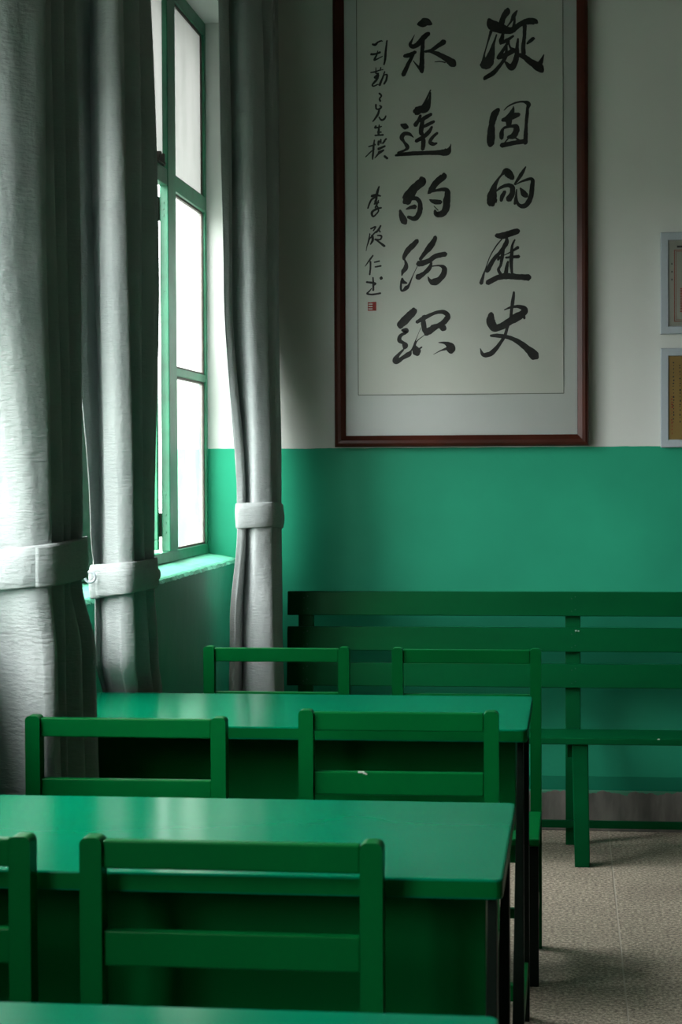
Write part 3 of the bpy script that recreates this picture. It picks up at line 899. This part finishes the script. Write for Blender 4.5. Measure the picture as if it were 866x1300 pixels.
# ------------------------------------------------------------------ framed calligraphy
YP = 6.468
INK = json.loads('''[[[-273.2,2762.9,12.4,-262.5,2745.6,31.0,-236.4,2732.5,29.4,-205.7,2723.8,21.7,-190.3,2727.9,18.6,-168.7,2742.5,15.5,-144.2,2752.4,18.6,-119.7,2751.6,18.6,-110.5,2746.7,9.3],[-209.1,2797.5,9.3,-211.6,2788.4,18.6,-225.5,2765.9,17.0,-231.8,2738.5,15.5],[-177.8,2790.3,4.6,-188.6,2773.8,12.4,-199.4,2752.8,6.2,-216.4,2731.8,3.1],[-185.6,2770.7,4.6,-187.1,2752.3,7.7,-190.3,2734.1,9.3],[-265.7,2724.3,9.3,-279.7,2678.6,4.3,-289.7,2642.1,6.2,-289.1,2620.5,18.6,-290.7,2608.3,27.9],[-247.2,2711.4,4.6,-258.1,2677.9,9.3,-265.9,2644.4,21.7,-276.8,2617.1,31.0,-283.0,2605.0,24.8],[-225.7,2713.7,9.3,-231.0,2692.4,13.9,-233.5,2680.2,9.3],[-190.4,2704.9,6.2,-211.9,2691.8,10.8,-233.5,2681.8,9.3],[-205.8,2688.6,7.7,-221.2,2664.5,9.3,-241.3,2634.4,12.4],[-242.9,2632.9,12.4,-218.2,2641.4,13.9,-187.4,2657.3,15.5],[-207.3,2685.5,6.2,-201.2,2666.9,6.2,-189.0,2657.3,12.4],[-213.5,2673.5,6.2,-216.7,2636.7,10.8,-236.8,2606.6,10.8,-258.4,2582.7,13.9,-283.1,2568.1,12.4,-289.3,2562.1,9.3],[-175.0,2695.2,6.2,-178.2,2666.2,10.8,-179.8,2635.6,15.5,-189.1,2608.2,18.6,-199.9,2599.4,18.6,-218.3,2618.4,6.2],[-151.9,2738.9,12.4,-153.5,2702.2,10.8,-156.7,2671.6,12.4,-156.8,2644.1,13.9],[-144.4,2677.4,6.2,-126.0,2692.1,12.4,-119.8,2693.4,6.2],[-178.2,2641.7,9.3,-156.8,2634.9,15.5,-132.3,2615.7,18.6,-104.8,2596.5,24.8,-94.1,2583.9,15.5],[-87.8,2638.8,3.1,-95.5,2620.7,10.8,-104.7,2602.6,18.6]],[[-241.9,2458.5,12.4,-255.8,2440.4,21.7,-263.6,2412.9,18.6,-266.8,2382.2,23.2,-268.4,2351.5,24.8,-270.0,2339.2,18.6],[-223.4,2454.9,2.5,-206.4,2469.8,4.6,-181.8,2479.8,5.6,-157.2,2482.2,6.8,-140.3,2474.1,13.9,-143.5,2458.8,9.3,-145.1,2434.3,10.8,-148.2,2403.7,9.3,-149.8,2373.0,12.4,-151.4,2342.3,13.9],[-191.0,2467.8,2.5,-194.2,2451.0,12.4,-206.5,2432.9,15.5,-228.1,2421.2,10.8],[-172.7,2439.7,12.4,-197.3,2432.6,18.6,-221.9,2421.0,10.8],[-203.4,2432.8,18.6,-206.6,2414.5,18.6,-208.2,2402.2,12.4],[-206.6,2402.2,6.2,-225.1,2393.4,7.7,-231.3,2375.1,13.9,-231.4,2359.8,10.8],[-222.0,2396.4,7.7,-200.5,2400.5,9.3,-182.0,2398.4,15.5,-182.1,2383.1,18.6,-191.3,2367.9,18.6,-209.8,2363.8,9.3],[-206.7,2362.2,4.6,-222.2,2344.1,3.7],[-185.2,2361.6,4.6,-163.7,2345.7,7.7],[-231.4,2336.7,15.5,-206.8,2340.7,13.9,-176.0,2346.0,13.9,-148.4,2348.4,13.9]],[[-231.8,2236.8,6.2,-217.8,2248.8,18.6,-207.1,2239.3,24.8,-194.8,2225.2,15.5],[-228.7,2239.8,6.2,-244.1,2221.7,7.7,-258.1,2194.3,17.0,-264.4,2163.6,29.4,-264.4,2142.1,29.4,-262.9,2137.4,18.6],[-250.4,2181.8,4.6,-231.9,2195.3,9.3,-207.2,2200.9,12.4,-194.9,2189.8,15.5,-198.1,2168.3,17.0,-208.9,2153.2,18.6],[-221.1,2179.6,10.8,-230.4,2162.9,12.4,-233.6,2149.1,9.3],[-150.1,2262.6,3.7,-162.5,2241.3,10.8,-176.4,2220.1,9.3,-188.7,2203.5,4.6],[-185.7,2201.9,2.5,-157.9,2215.1,6.8,-128.8,2219.6,10.8,-128.8,2191.4,13.9,-133.5,2160.7,15.5,-145.9,2136.4,15.5,-161.3,2129.0,13.9,-176.6,2137.1,9.3,-182.7,2158.7,7.7,-181.1,2186.4,3.7],[-168.8,2190.7,4.6,-158.1,2173.6,17.0,-148.9,2164.1,15.5],[-185.8,2158.8,6.2,-187.4,2137.3,7.7]],[[-250.9,2031.4,12.4,-229.3,2031.0,20.1,-207.7,2036.7,18.6,-176.9,2045.4,17.0],[-229.3,2021.7,3.7,-251.0,1995.9,4.3,-272.7,1959.3,3.1,-288.3,1916.4,3.7,-294.6,1897.9,7.7,-302.4,1870.2,12.4],[-215.4,2023.0,7.7,-217.0,2004.5,13.9,-235.6,1977.1,10.8,-260.4,1949.8,12.4,-279.1,1916.2,13.9,-286.8,1910.1,6.2],[-224.8,1989.3,6.2,-231.1,1958.5,10.8,-235.8,1930.9,7.7,-243.5,1915.6,9.3,-235.9,1900.0,9.3],[-238.8,1958.7,7.7,-245.0,1949.5,7.7],[-187.7,2016.3,4.6,-197.0,1994.9,7.7,-198.7,1964.1,10.8,-200.3,1936.4,10.8,-197.3,1902.4,7.7],[-226.4,1963.1,2.5,-201.7,1975.0,4.6,-177.0,1989.9,10.8],[-218.7,1955.8,6.2,-198.7,1957.9,7.7,-174.1,1959.0,10.8],[-211.1,1942.8,6.2,-215.8,1921.2,10.8,-218.9,1899.7,12.4],[-280.7,1871.4,15.5,-260.6,1881.9,15.5,-239.0,1890.8,17.0,-208.1,1893.3,18.6,-177.3,1889.7,17.0,-140.4,1887.6,20.1]],[[-191.3,1838.7,6.8,-194.5,1811.0,10.8,-199.2,1780.2,9.3,-202.4,1752.5,9.3,-213.3,1721.7,9.3,-222.6,1691.0,9.3,-242.8,1660.3,10.8,-267.6,1632.8,15.5,-295.5,1626.9,12.4,-306.2,1648.7,2.5],[-223.9,1779.0,3.1,-199.2,1787.9,7.7,-174.5,1789.1,10.8,-154.5,1779.5,18.6,-163.8,1764.2,21.7,-183.9,1752.2,24.8,-208.6,1737.1,21.7,-236.4,1722.1,20.1,-258.0,1719.3,24.8,-270.3,1741.1,26.3,-268.7,1765.8,15.5],[-159.2,1764.2,9.3,-156.2,1748.7,7.7],[-270.5,1691.6,7.7,-245.8,1691.3,12.4,-208.7,1684.6,12.4,-178.0,1670.3,15.5,-147.2,1646.7,20.1,-122.7,1623.3,29.4,-115.0,1617.0,18.6]],[[-513.4,2755.5,11.2,-499.4,2757.8,25.1,-485.4,2761.5,25.1,-468.7,2754.6,8.4],[-526.2,2719.9,1.7,-536.1,2700.7,5.6,-541.7,2687.0,11.2,-530.5,2679.7,13.9,-510.9,2691.6,16.7,-494.0,2710.5,16.7,-478.6,2722.5,13.9],[-496.8,2705.0,9.8,-499.8,2671.8,12.6,-501.3,2635.7,13.9,-502.8,2608.0,16.7,-501.5,2592.7,11.2],[-532.1,2632.5,2.2,-519.6,2616.8,5.6,-505.7,2602.5,11.2],[-561.5,2648.7,11.2,-541.9,2652.3,13.9,-523.6,2661.4,9.8],[-530.6,2653.3,8.4,-544.8,2628.7,11.2,-558.9,2598.6,13.9,-566.0,2584.9,13.9],[-491.4,2661.8,7.0,-469.0,2665.3,11.2,-449.4,2678.5,12.6,-425.6,2693.0,16.7],[-477.4,2662.7,7.0,-446.7,2652.1,13.9,-418.9,2635.9,18.1,-399.4,2621.5,25.1,-392.5,2614.3,19.5],[-458.0,2625.5,2.2,-438.5,2626.6,3.9,-421.7,2622.2,3.9]],[[-472.4,2531.0,4.2,-485.9,2500.8,7.0,-497.2,2473.3,16.7,-519.7,2461.4,25.1,-525.3,2460.2,19.5],[-471.9,2522.6,2.8,-477.6,2492.2,11.2,-486.1,2470.2,19.5,-500.1,2459.5,16.7],[-507.2,2445.7,8.4,-514.2,2429.2,11.2,-525.5,2412.8,13.9],[-470.8,2448.9,9.8,-491.8,2437.0,12.6,-508.6,2426.3,11.2],[-461.1,2423.6,8.4,-480.7,2414.4,11.2,-497.5,2406.5,8.4],[-500.2,2431.6,11.2,-503.1,2409.5,13.9,-506.0,2387.3,13.9,-500.4,2382.9,11.2],[-468.1,2405.7,7.0,-480.8,2386.6,12.6,-500.5,2370.4,12.6,-522.9,2358.5,11.2],[-499.0,2376.0,8.4,-497.7,2353.6,13.9,-500.6,2330.1,11.2],[-450.0,2384.4,8.4,-466.9,2369.5,9.8,-475.3,2353.1,11.2,-464.2,2347.2,11.2,-451.6,2349.7,5.6],[-573.2,2415.5,8.4,-560.6,2409.6,18.1,-552.2,2406.6,11.2],[-531.3,2371.2,2.2,-545.3,2382.7,9.8,-562.1,2384.6,12.6,-572.0,2372.3,13.9,-565.0,2358.2,8.4,-552.5,2338.3,12.6,-562.3,2328.8,7.0,-584.8,2319.6,8.4],[-593.3,2311.5,7.0,-568.0,2315.0,11.2,-528.7,2316.8,12.6,-486.7,2317.2,12.6,-444.7,2317.5,15.3,-416.7,2319.6,22.3,-406.9,2334.6,7.0,-404.1,2345.7,2.2]],[[-505.2,2231.3,16.7,-503.9,2220.1,25.1,-526.4,2201.1,25.1,-546.1,2176.4,30.7,-557.4,2157.2,30.7,-563.1,2151.7,16.7],[-540.6,2162.4,11.2,-523.7,2163.4,12.6,-511.2,2150.6,13.9,-509.9,2125.4,15.3,-518.4,2103.3,16.7,-532.4,2095.2,13.9,-552.1,2101.2,8.4],[-557.6,2127.9,4.2,-540.7,2133.1,11.2,-526.6,2135.6,13.9],[-578.7,2124.1,7.0,-573.1,2104.5,16.7,-564.8,2087.5,20.9,-560.6,2080.5,13.9],[-428.2,2243.4,13.9,-429.6,2235.1,19.5,-447.9,2221.6,19.5,-464.7,2202.5,19.5,-476.0,2186.0,13.9,-483.0,2179.2,4.2],[-478.8,2183.3,5.6,-450.8,2189.6,8.4,-425.6,2191.8,12.6,-415.9,2181.9,16.7,-418.8,2154.1,20.9,-421.7,2126.3,22.3,-434.3,2109.9,19.5,-453.9,2108.9,16.7,-459.4,2121.6,7.0],[-477.5,2158.2,4.2,-462.1,2150.9,13.9,-439.7,2149.0,13.9],[-462.2,2135.6,2.8,-448.2,2121.3,3.3]],[[-520.1,2019.7,12.6,-532.8,2006.0,16.7,-552.5,1986.8,16.7,-563.9,1967.5,12.6,-566.7,1956.4,8.4],[-563.9,1956.3,4.2,-558.4,1939.4,11.2,-561.2,1925.5,15.3,-569.7,1914.5,11.2,-574.0,1900.6,2.8],[-572.6,1892.2,5.6,-569.9,1880.9,11.2,-557.2,1875.1,5.6],[-575.5,1883.8,5.6,-577.0,1858.7,7.0,-572.8,1848.8,5.6,-558.7,1858.4,12.6,-548.8,1869.4,7.0,-536.0,1899.9,2.8,-520.5,1931.8,2.2],[-458.4,2031.1,11.2,-461.2,2021.4,13.9,-475.3,1999.3,19.5,-493.6,1977.4,13.9,-510.5,1955.3,9.8],[-517.6,1940.1,16.7,-502.2,1942.6,16.7,-479.7,1950.6,15.3,-457.2,1965.5,15.3,-423.6,1971.9,15.3],[-471.3,1943.5,5.6,-479.8,1924.1,13.9,-496.7,1907.6,12.6,-519.2,1894.1,18.1],[-474.2,1931.0,4.2,-446.2,1933.2,5.6,-429.4,1926.0,13.9,-429.5,1906.5,16.7,-443.5,1887.2,16.7,-463.2,1877.7,22.3,-477.2,1882.2,11.2,-484.1,1896.2,2.8]],[[-533.5,1785.3,15.5,-535.1,1777.6,21.7,-553.9,1757.6,24.8,-575.9,1736.2,24.8,-579.1,1726.9,18.6],[-572.9,1714.4,9.3,-558.8,1712.6,15.5,-563.5,1704.9,9.3,-579.2,1695.8,10.8,-582.4,1680.3,13.9,-569.9,1670.8,10.8,-563.7,1661.4,18.6,-566.9,1652.1,9.3],[-570.0,1647.4,6.2,-588.9,1627.4,10.8,-596.8,1613.5,18.6,-592.1,1607.2,15.5,-570.1,1621.0,12.4,-549.8,1633.2,15.5,-541.9,1645.5,4.6,-529.3,1667.1,6.2],[-522.8,1741.6,10.8,-497.8,1755.3,12.4,-460.3,1771.8,10.8,-432.3,1774.5,12.4,-416.8,1761.8,15.5,-426.2,1743.4,17.0,-454.3,1725.1,15.5,-482.3,1710.0,21.7,-491.7,1700.8,15.5],[-496.2,1759.9,15.5,-502.5,1741.4,12.4,-496.3,1716.4,15.5,-488.6,1703.9,15.5],[-472.9,1725.4,9.3,-448.0,1728.2,13.9,-429.4,1718.6,20.1],[-494.7,1744.3,4.6,-491.6,1725.7,4.6],[-508.8,1722.8,1.5,-523.0,1688.8,1.9,-530.9,1664.0,7.7,-524.7,1642.2,26.3,-521.6,1634.4,21.7],[-494.9,1697.8,1.9,-519.9,1679.4,3.1,-529.3,1664.0,6.2],[-505.9,1656.0,4.6,-516.9,1648.3,6.2],[-448.2,1670.7,2.5,-426.5,1668.9,9.3,-407.8,1656.3,24.8,-406.3,1642.3,24.8],[-465.5,1630.6,1.5,-442.1,1642.7,3.7,-420.3,1650.2,9.3]],[[-671.1,2692.2,6.2,-661.7,2690.4,7.7,-652.3,2698.6,5.4,-641.4,2702.9,4.6,-636.7,2701.2,3.1],[-676.0,2658.4,7.7,-666.6,2658.1,6.2,-654.1,2660.8,5.4,-644.7,2664.3,7.0],[-652.5,2670.0,2.3,-657.2,2654.7,5.4,-665.1,2639.4,6.2,-657.3,2640.7,4.6,-636.9,2650.2,3.1],[-621.1,2703.8,4.6,-625.1,2672.2,6.2,-627.6,2641.4,7.0,-631.6,2621.4,4.6]],[[-677.8,2596.5,3.9,-662.2,2598.3,4.6,-651.2,2601.9,3.9,-634.8,2605.2,3.1],[-659.8,2613.0,2.3,-659.8,2592.8,4.6],[-642.6,2612.4,3.9,-644.9,2603.2,3.9],[-659.1,2592.8,4.6,-651.3,2591.0,5.4,-663.8,2579.0,6.2,-651.3,2577.1,4.6],[-651.3,2587.9,6.2,-657.6,2571.1,7.7,-671.8,2554.5,5.4,-667.1,2549.7,4.6,-653.0,2555.5,3.9],[-629.3,2598.1,3.9,-635.7,2579.7,5.4,-647.5,2552.2,7.7],[-632.5,2585.8,3.1,-621.6,2587.0,5.4,-624.0,2570.1,6.2,-631.9,2555.6,5.4]],[[-648.5,2524.5,6.2,-641.2,2516.1,5.2,-647.5,2505.9,5.2,-644.4,2497.6,6.2]],[[-660.1,2486.7,6.2,-659.1,2473.2,5.2,-649.8,2470.9,5.2,-641.4,2477.9,6.2,-647.6,2483.2,4.1],[-647.7,2472.9,5.2,-654.0,2452.4,7.2,-670.8,2429.2,4.1],[-649.9,2444.1,4.1,-641.6,2433.5,6.2,-631.2,2437.4,6.2,-625.9,2447.5,4.1]],[[-660.5,2413.4,6.2,-663.6,2407.3,5.2,-650.1,2409.0,5.2,-640.7,2411.8,3.1],[-649.0,2417.2,4.1,-651.2,2394.6,7.2,-651.2,2382.2,7.2],[-654.3,2392.6,6.2,-641.8,2392.2,4.1],[-663.7,2381.5,5.2,-648.1,2382.1,5.2,-635.6,2382.8,6.2]],[[-685.8,2343.8,4.1,-662.8,2350.4,5.2],[-665.9,2366.0,4.1,-669.1,2341.3,6.2,-671.3,2314.5,6.2,-672.5,2300.0,4.1],[-696.4,2308.9,3.1,-679.6,2325.0,4.1,-666.0,2335.0,3.1],[-650.3,2361.5,8.3,-652.4,2349.1,6.2],[-644.0,2367.5,5.2,-643.0,2353.0,4.1],[-625.2,2369.1,6.2,-637.8,2355.0,4.1],[-629.4,2360.9,4.1,-637.8,2352.9,4.1],[-652.5,2334.7,8.3,-629.5,2344.4,6.2],[-650.5,2322.2,10.3,-633.7,2331.1,5.2],[-665.1,2304.0,2.5,-652.6,2318.2,6.2,-642.1,2328.2,6.2],[-631.7,2310.4,7.2,-621.4,2301.9,7.2]],[[-650.5,2207.1,4.9,-656.6,2187.6,7.8,-662.7,2152.3,5.9,-667.7,2147.5,4.9],[-676.5,2174.3,7.8,-662.6,2177.9,7.8,-645.7,2174.5,4.9],[-662.6,2172.0,5.9,-678.5,2160.5,5.9,-689.6,2133.2,4.9],[-658.6,2168.0,5.9,-664.7,2152.4,4.9,-651.8,2152.1,4.9],[-652.7,2160.0,3.9,-660.8,2140.5,5.9,-664.8,2134.7,3.9],[-642.9,2134.2,4.9,-656.8,2131.5,6.9,-672.7,2123.0,6.9,-675.8,2113.3,7.8,-670.8,2105.3,5.9,-660.9,2112.9,4.9,-652.9,2124.6,4.9,-656.8,2140.4,3.9]],[[-680.0,2063.2,4.9,-663.1,2069.7,4.9,-671.1,2056.1,3.9],[-683.0,2046.5,3.9,-687.1,2023.0,4.9,-693.2,2003.4,2.9,-696.2,1987.7,2.0],[-687.1,2024.9,3.9,-669.1,2046.2,4.9,-657.2,2055.8,4.9],[-675.1,2040.4,7.8,-673.2,2024.7,7.8,-681.2,2010.0,3.9],[-645.2,2073.3,4.9,-653.2,2059.7,6.9,-661.2,2050.0,4.9],[-653.2,2059.7,3.9,-647.3,2051.7,4.9],[-657.3,2040.1,3.9,-643.4,2037.8,5.9,-647.4,2026.1,4.9,-665.3,2026.5,5.9],[-663.3,2026.4,4.9,-647.5,2014.3,5.9,-632.6,2003.2,7.8]],[[-672.5,1972.2,4.4,-684.1,1956.6,5.3,-700.2,1934.8,2.1],[-681.5,1951.2,5.3,-681.6,1930.1,5.3,-684.3,1906.4,5.3],[-668.2,1948.3,4.4,-650.4,1952.4,4.9],[-665.6,1932.4,4.4,-645.2,1935.6,5.6]],[[-672.8,1896.5,4.4,-672.1,1873.5,6.1,-672.2,1852.4,6.1],[-695.1,1881.0,6.1,-679.1,1879.0,6.1,-664.9,1875.2,7.0,-672.1,1870.0,4.4],[-677.4,1859.5,2.6,-686.4,1849.1,4.4,-693.5,1841.3,5.3,-675.8,1838.4,5.3,-647.3,1842.3,6.1],[-646.2,1894.2,10.5,-642.7,1893.3,9.6]]]''')

def brush(row, y):
    """one brush stroke: a thin sheet of ink of varying width"""
    pts = [(row[i] / 1000, row[i + 1] / 1000, row[i + 2] / 1000) for i in range(0, len(row), 3)]
    s = catmull(pts, 7)
    left, right = [], []
    n = len(s)
    for k, (x, z, w) in enumerate(s):
        a, b = s[max(k - 1, 0)], s[min(k + 1, n - 1)]
        dx, dz = b[0] - a[0], b[1] - a[1]
        L = math.hypot(dx, dz) or 1e-6
        nx, nz = -dz / L, dx / L
        w *= 1.15
        r = max(0.0006, w / 2) * (1 + 0.14 * noise.noise((x * 140, z * 140, y * 50)))
        r2 = max(0.0006, w / 2) * (1 + 0.14 * noise.noise((x * 140, z * 140, 9 + y * 50)))
        left.append((x + nx * r, z + nz * r))
        right.append((x - nx * r2, z - nz * r2))
    def cap(c, d, r):
        L = math.hypot(*d) or 1e-6
        ux, uz = d[0] / L, d[1] / L
        out = []
        for t in (-60, -30, 0, 30, 60):
            a = math.radians(t)
            out.append((c[0] + r * 0.85 * (ux * math.cos(a) - uz * math.sin(a)), c[1] + r * 0.85 * (uz * math.cos(a) + ux * math.sin(a))))
        return out
    c1 = cap(s[-1], (s[-1][0] - s[-2][0], s[-1][1] - s[-2][1]), max(0.0005, s[-1][2] / 2))
    c0 = cap(s[0], (s[0][0] - s[1][0], s[0][1] - s[1][1]), max(0.0005, s[0][2] / 2))
    return left, right, c0, c1, y

def stroke_mesh(bm, st):
    left, right, c0, c1, y = st
    lv = [bm.verts.new((x, y, z)) for x, z in left]
    rv = [bm.verts.new((x, y, z)) for x, z in right]
    for k in range(len(lv) - 1):
        bm.faces.new((lv[k], lv[k + 1], rv[k + 1], rv[k]))
    for cap, a, b in ((c1, rv[-1], lv[-1]), (c0, lv[0], rv[0])):
        cv = [bm.verts.new((x, y, z)) for x, z in cap]
        bm.faces.new([a] + cv + [b])

def mitred_frame(root, x0, x1, z0, z1, yb, prof, mat, name='frame_rail'):
    """four mitred mouldings; prof = (inset from the outer edge, projection from the wall)"""
    def corner(i, u):
        return ((x0 + u, z0 + u), (x1 - u, z0 + u), (x1 - u, z1 - u), (x0 + u, z1 - u))[i]
    for s in range(4):
        bm = bmesh.new()
        ends = []
        for i in (s, (s + 1) % 4):
            ends.append([bm.verts.new((corner(i, u)[0], yb - d, corner(i, u)[1])) for u, d in prof])
        m = len(prof)
        for k in range(m):
            bm.faces.new((ends[0][k], ends[1][k], ends[1][(k + 1) % m], ends[0][(k + 1) % m]))
        bm.faces.new(ends[0])
        bm.faces.new(ends[1][::-1])
        under(obj(name, bm, mat), root)

def build_calligraphy():
    x0, x1, z0, z1 = -0.8075, 0.0605, 1.3155, 3.06
    r = thing('framed_calligraphy', ((x0 + x1) / 2, 6.498, z0),
              'tall brown framed calligraphy with two columns of large black brush characters', 'picture')
    prof = [(0.0, 0.0), (0.0, 0.034), (0.004, 0.040), (0.012, 0.044), (0.022, 0.043), (0.030, 0.038), (0.0385, 0.033), (0.0385, 0.0)]
    mitred_frame(r, x0, x1, z0, z1, 6.498, prof, M['wood'])
    i0, i1, k0, k1 = x0 + 0.0387, x1 - 0.0387, z0 + 0.0387, z1 - 0.0387
    under(box('mount', i0, i1, 6.4705, 6.492, k0, k1, M['mat']), r)
    b0, b1, c0, c1 = -0.7255, -0.0235, 1.4935, k1 - 0.10
    pap = under(box('paper', b0, b1, 6.4690, 6.4703, c0, c1, M['paper']), r)
    bm = bmesh.new()
    w = 0.0014
    for (xa, xb, za, zb) in ((b0 - w, b0 + w, c0, c1), (b1 - w, b1 + w, c0, c1), (b0, b1, c0 - w, c0 + w), (b0, b1, c1 - w, c1 + w)):
        add_box(bm, xa, xb, 6.4684, 6.4691, za, zb)
    under(obj('border_line', bm, M['line']), r)
    for k, ch in enumerate(INK):
        bm = bmesh.new()
        for i, row in enumerate(ch):
            stroke_mesh(bm, brush(row, YP + 0.0008 - 0.00002 * i))
        o = obj('brush_character', bm, M['ink'])
        o.parent = pap
    bm = bmesh.new()
    xa, xb, za, zb = -0.691, -0.662, 1.7826, 1.813
    add_box(bm, xb - 0.013, xb, 6.4682, 6.4690, za, zb)
    for q in range(4):
        add_box(bm, xa, xb - 0.013, 6.4682, 6.4690, za + q * 0.0083, za + q * 0.0083 + 0.0042)
    add_box(bm, xa, xa + 0.002, 6.4682, 6.4690, za, zb)
    o = obj('seal_stamp', bm, M['seal'])
    o['label'] = 'small red seal stamp'
    o.parent = pap
    under(sheet('glass', 'y', 6.4640, i0, i1, k0, k1, M['glass']), r)
build_calligraphy()

def build_certificate(z0, z1, label, paper, kind):
    x0, x1 = 0.302, 0.302 + 0.46
    r = thing('framed_certificate', ((x0 + x1) / 2, 6.499, z0), label, 'picture', 'white framed certificates')
    prof = [(0.0, 0.0), (0.0, 0.022), (0.002, 0.024), (0.024, 0.024), (0.0265, 0.021), (0.0265, 0.0)]
    mitred_frame(r, x0, x1, z0, z1, 6.499, prof, M['white_frame'])
    i0, i1, k0, k1 = x0 + 0.0267, x1 - 0.0267, z0 + 0.0267, z1 - 0.0267
    p = under(box('paper', i0, i1, 6.482, 6.494, k0, k1, paper), r)
    def pr(o):
        o.parent = p
    yf = (6.4812, 6.4821)
    if kind == 'red':
        bm = bmesh.new()
        a0, a1, d0, d1 = i0 + 0.018, i1 - 0.018, k0 + 0.015, k1 - 0.032
        for o_, w in ((0.0, 0.0022), (0.006, 0.0010)):
            for (xa, xb, za, zb) in ((a0 + o_, a0 + o_ + w, d0 + o_, d1 - o_), (a1 - o_ - w, a1 - o_, d0 + o_, d1 - o_), (a0 + o_, a1 - o_, d0 + o_, d0 + o_ + w), (a0 + o_, a1 - o_, d1 - o_ - w, d1 - o_)):
                add_box(bm, xa, xb, yf[0], yf[1], za, zb)
        pr(obj('red_border', bm, M['red_print']))
        bm = bmesh.new()
        for q in range(15):
            add_box(bm, a0 + 0.020, a0 + 0.070, yf[0], yf[1], d0 + 0.032 + q * 0.0055, d0 + 0.0355 + q * 0.0055)
        pr(obj('red_stamp', bm, M['red_print']))
        bm = bmesh.new()
        for q in range(3):
            add_box(bm, i0 + 0.009, i0 + 0.0125, yf[0], yf[1], k1 - 0.082 - q * 0.0265, k1 - 0.076 - q * 0.0265)
        for q in range(9):
            add_box(bm, i0 + 0.028 + q * 0.03, i0 + 0.046 + q * 0.03, yf[0], yf[1], k1 - 0.025, k1 - 0.018)
        pr(obj('printed_text', bm, M['grey_print']))
    else:
        for (xa, zt, zb, mt, nm) in ((i0 + 0.008, k1 - 0.135, k0 + 0.02, M['red_print'], 'red_writing'), (i0 + 0.013, k1 - 0.02, k0 + 0.06, M['grey_print'], 'dark_writing'),
                                     (i0 + 0.035, k1 - 0.03, k0 + 0.05, M['grey_print'], 'dark_writing'), (i0 + 0.058, k1 - 0.03, k0 + 0.09, M['grey_print'], 'dark_writing')):
            bm = bmesh.new()
            z = zt
            while z > zb:
                h = random.uniform(0.003, 0.007)
                w = random.uniform(0.003, 0.006)
                add_box(bm, xa + random.uniform(0, 0.002), xa + w, yf[0], yf[1], z - h, z)
                z -= h + random.uniform(0.003, 0.009)
            pr(obj(nm, bm, mt))
    under(sheet('glass', 'y', 6.4800, i0, i1, k0, k1, M['glass']), r)

build_certificate(1.690, 2.032, 'upper white framed certificate with red border on the right', M['cert_paper'], 'red')
build_certificate(1.3075, 1.6425, 'lower white framed tan document just above the green wall paint', M['tan_paper'], 'tan')
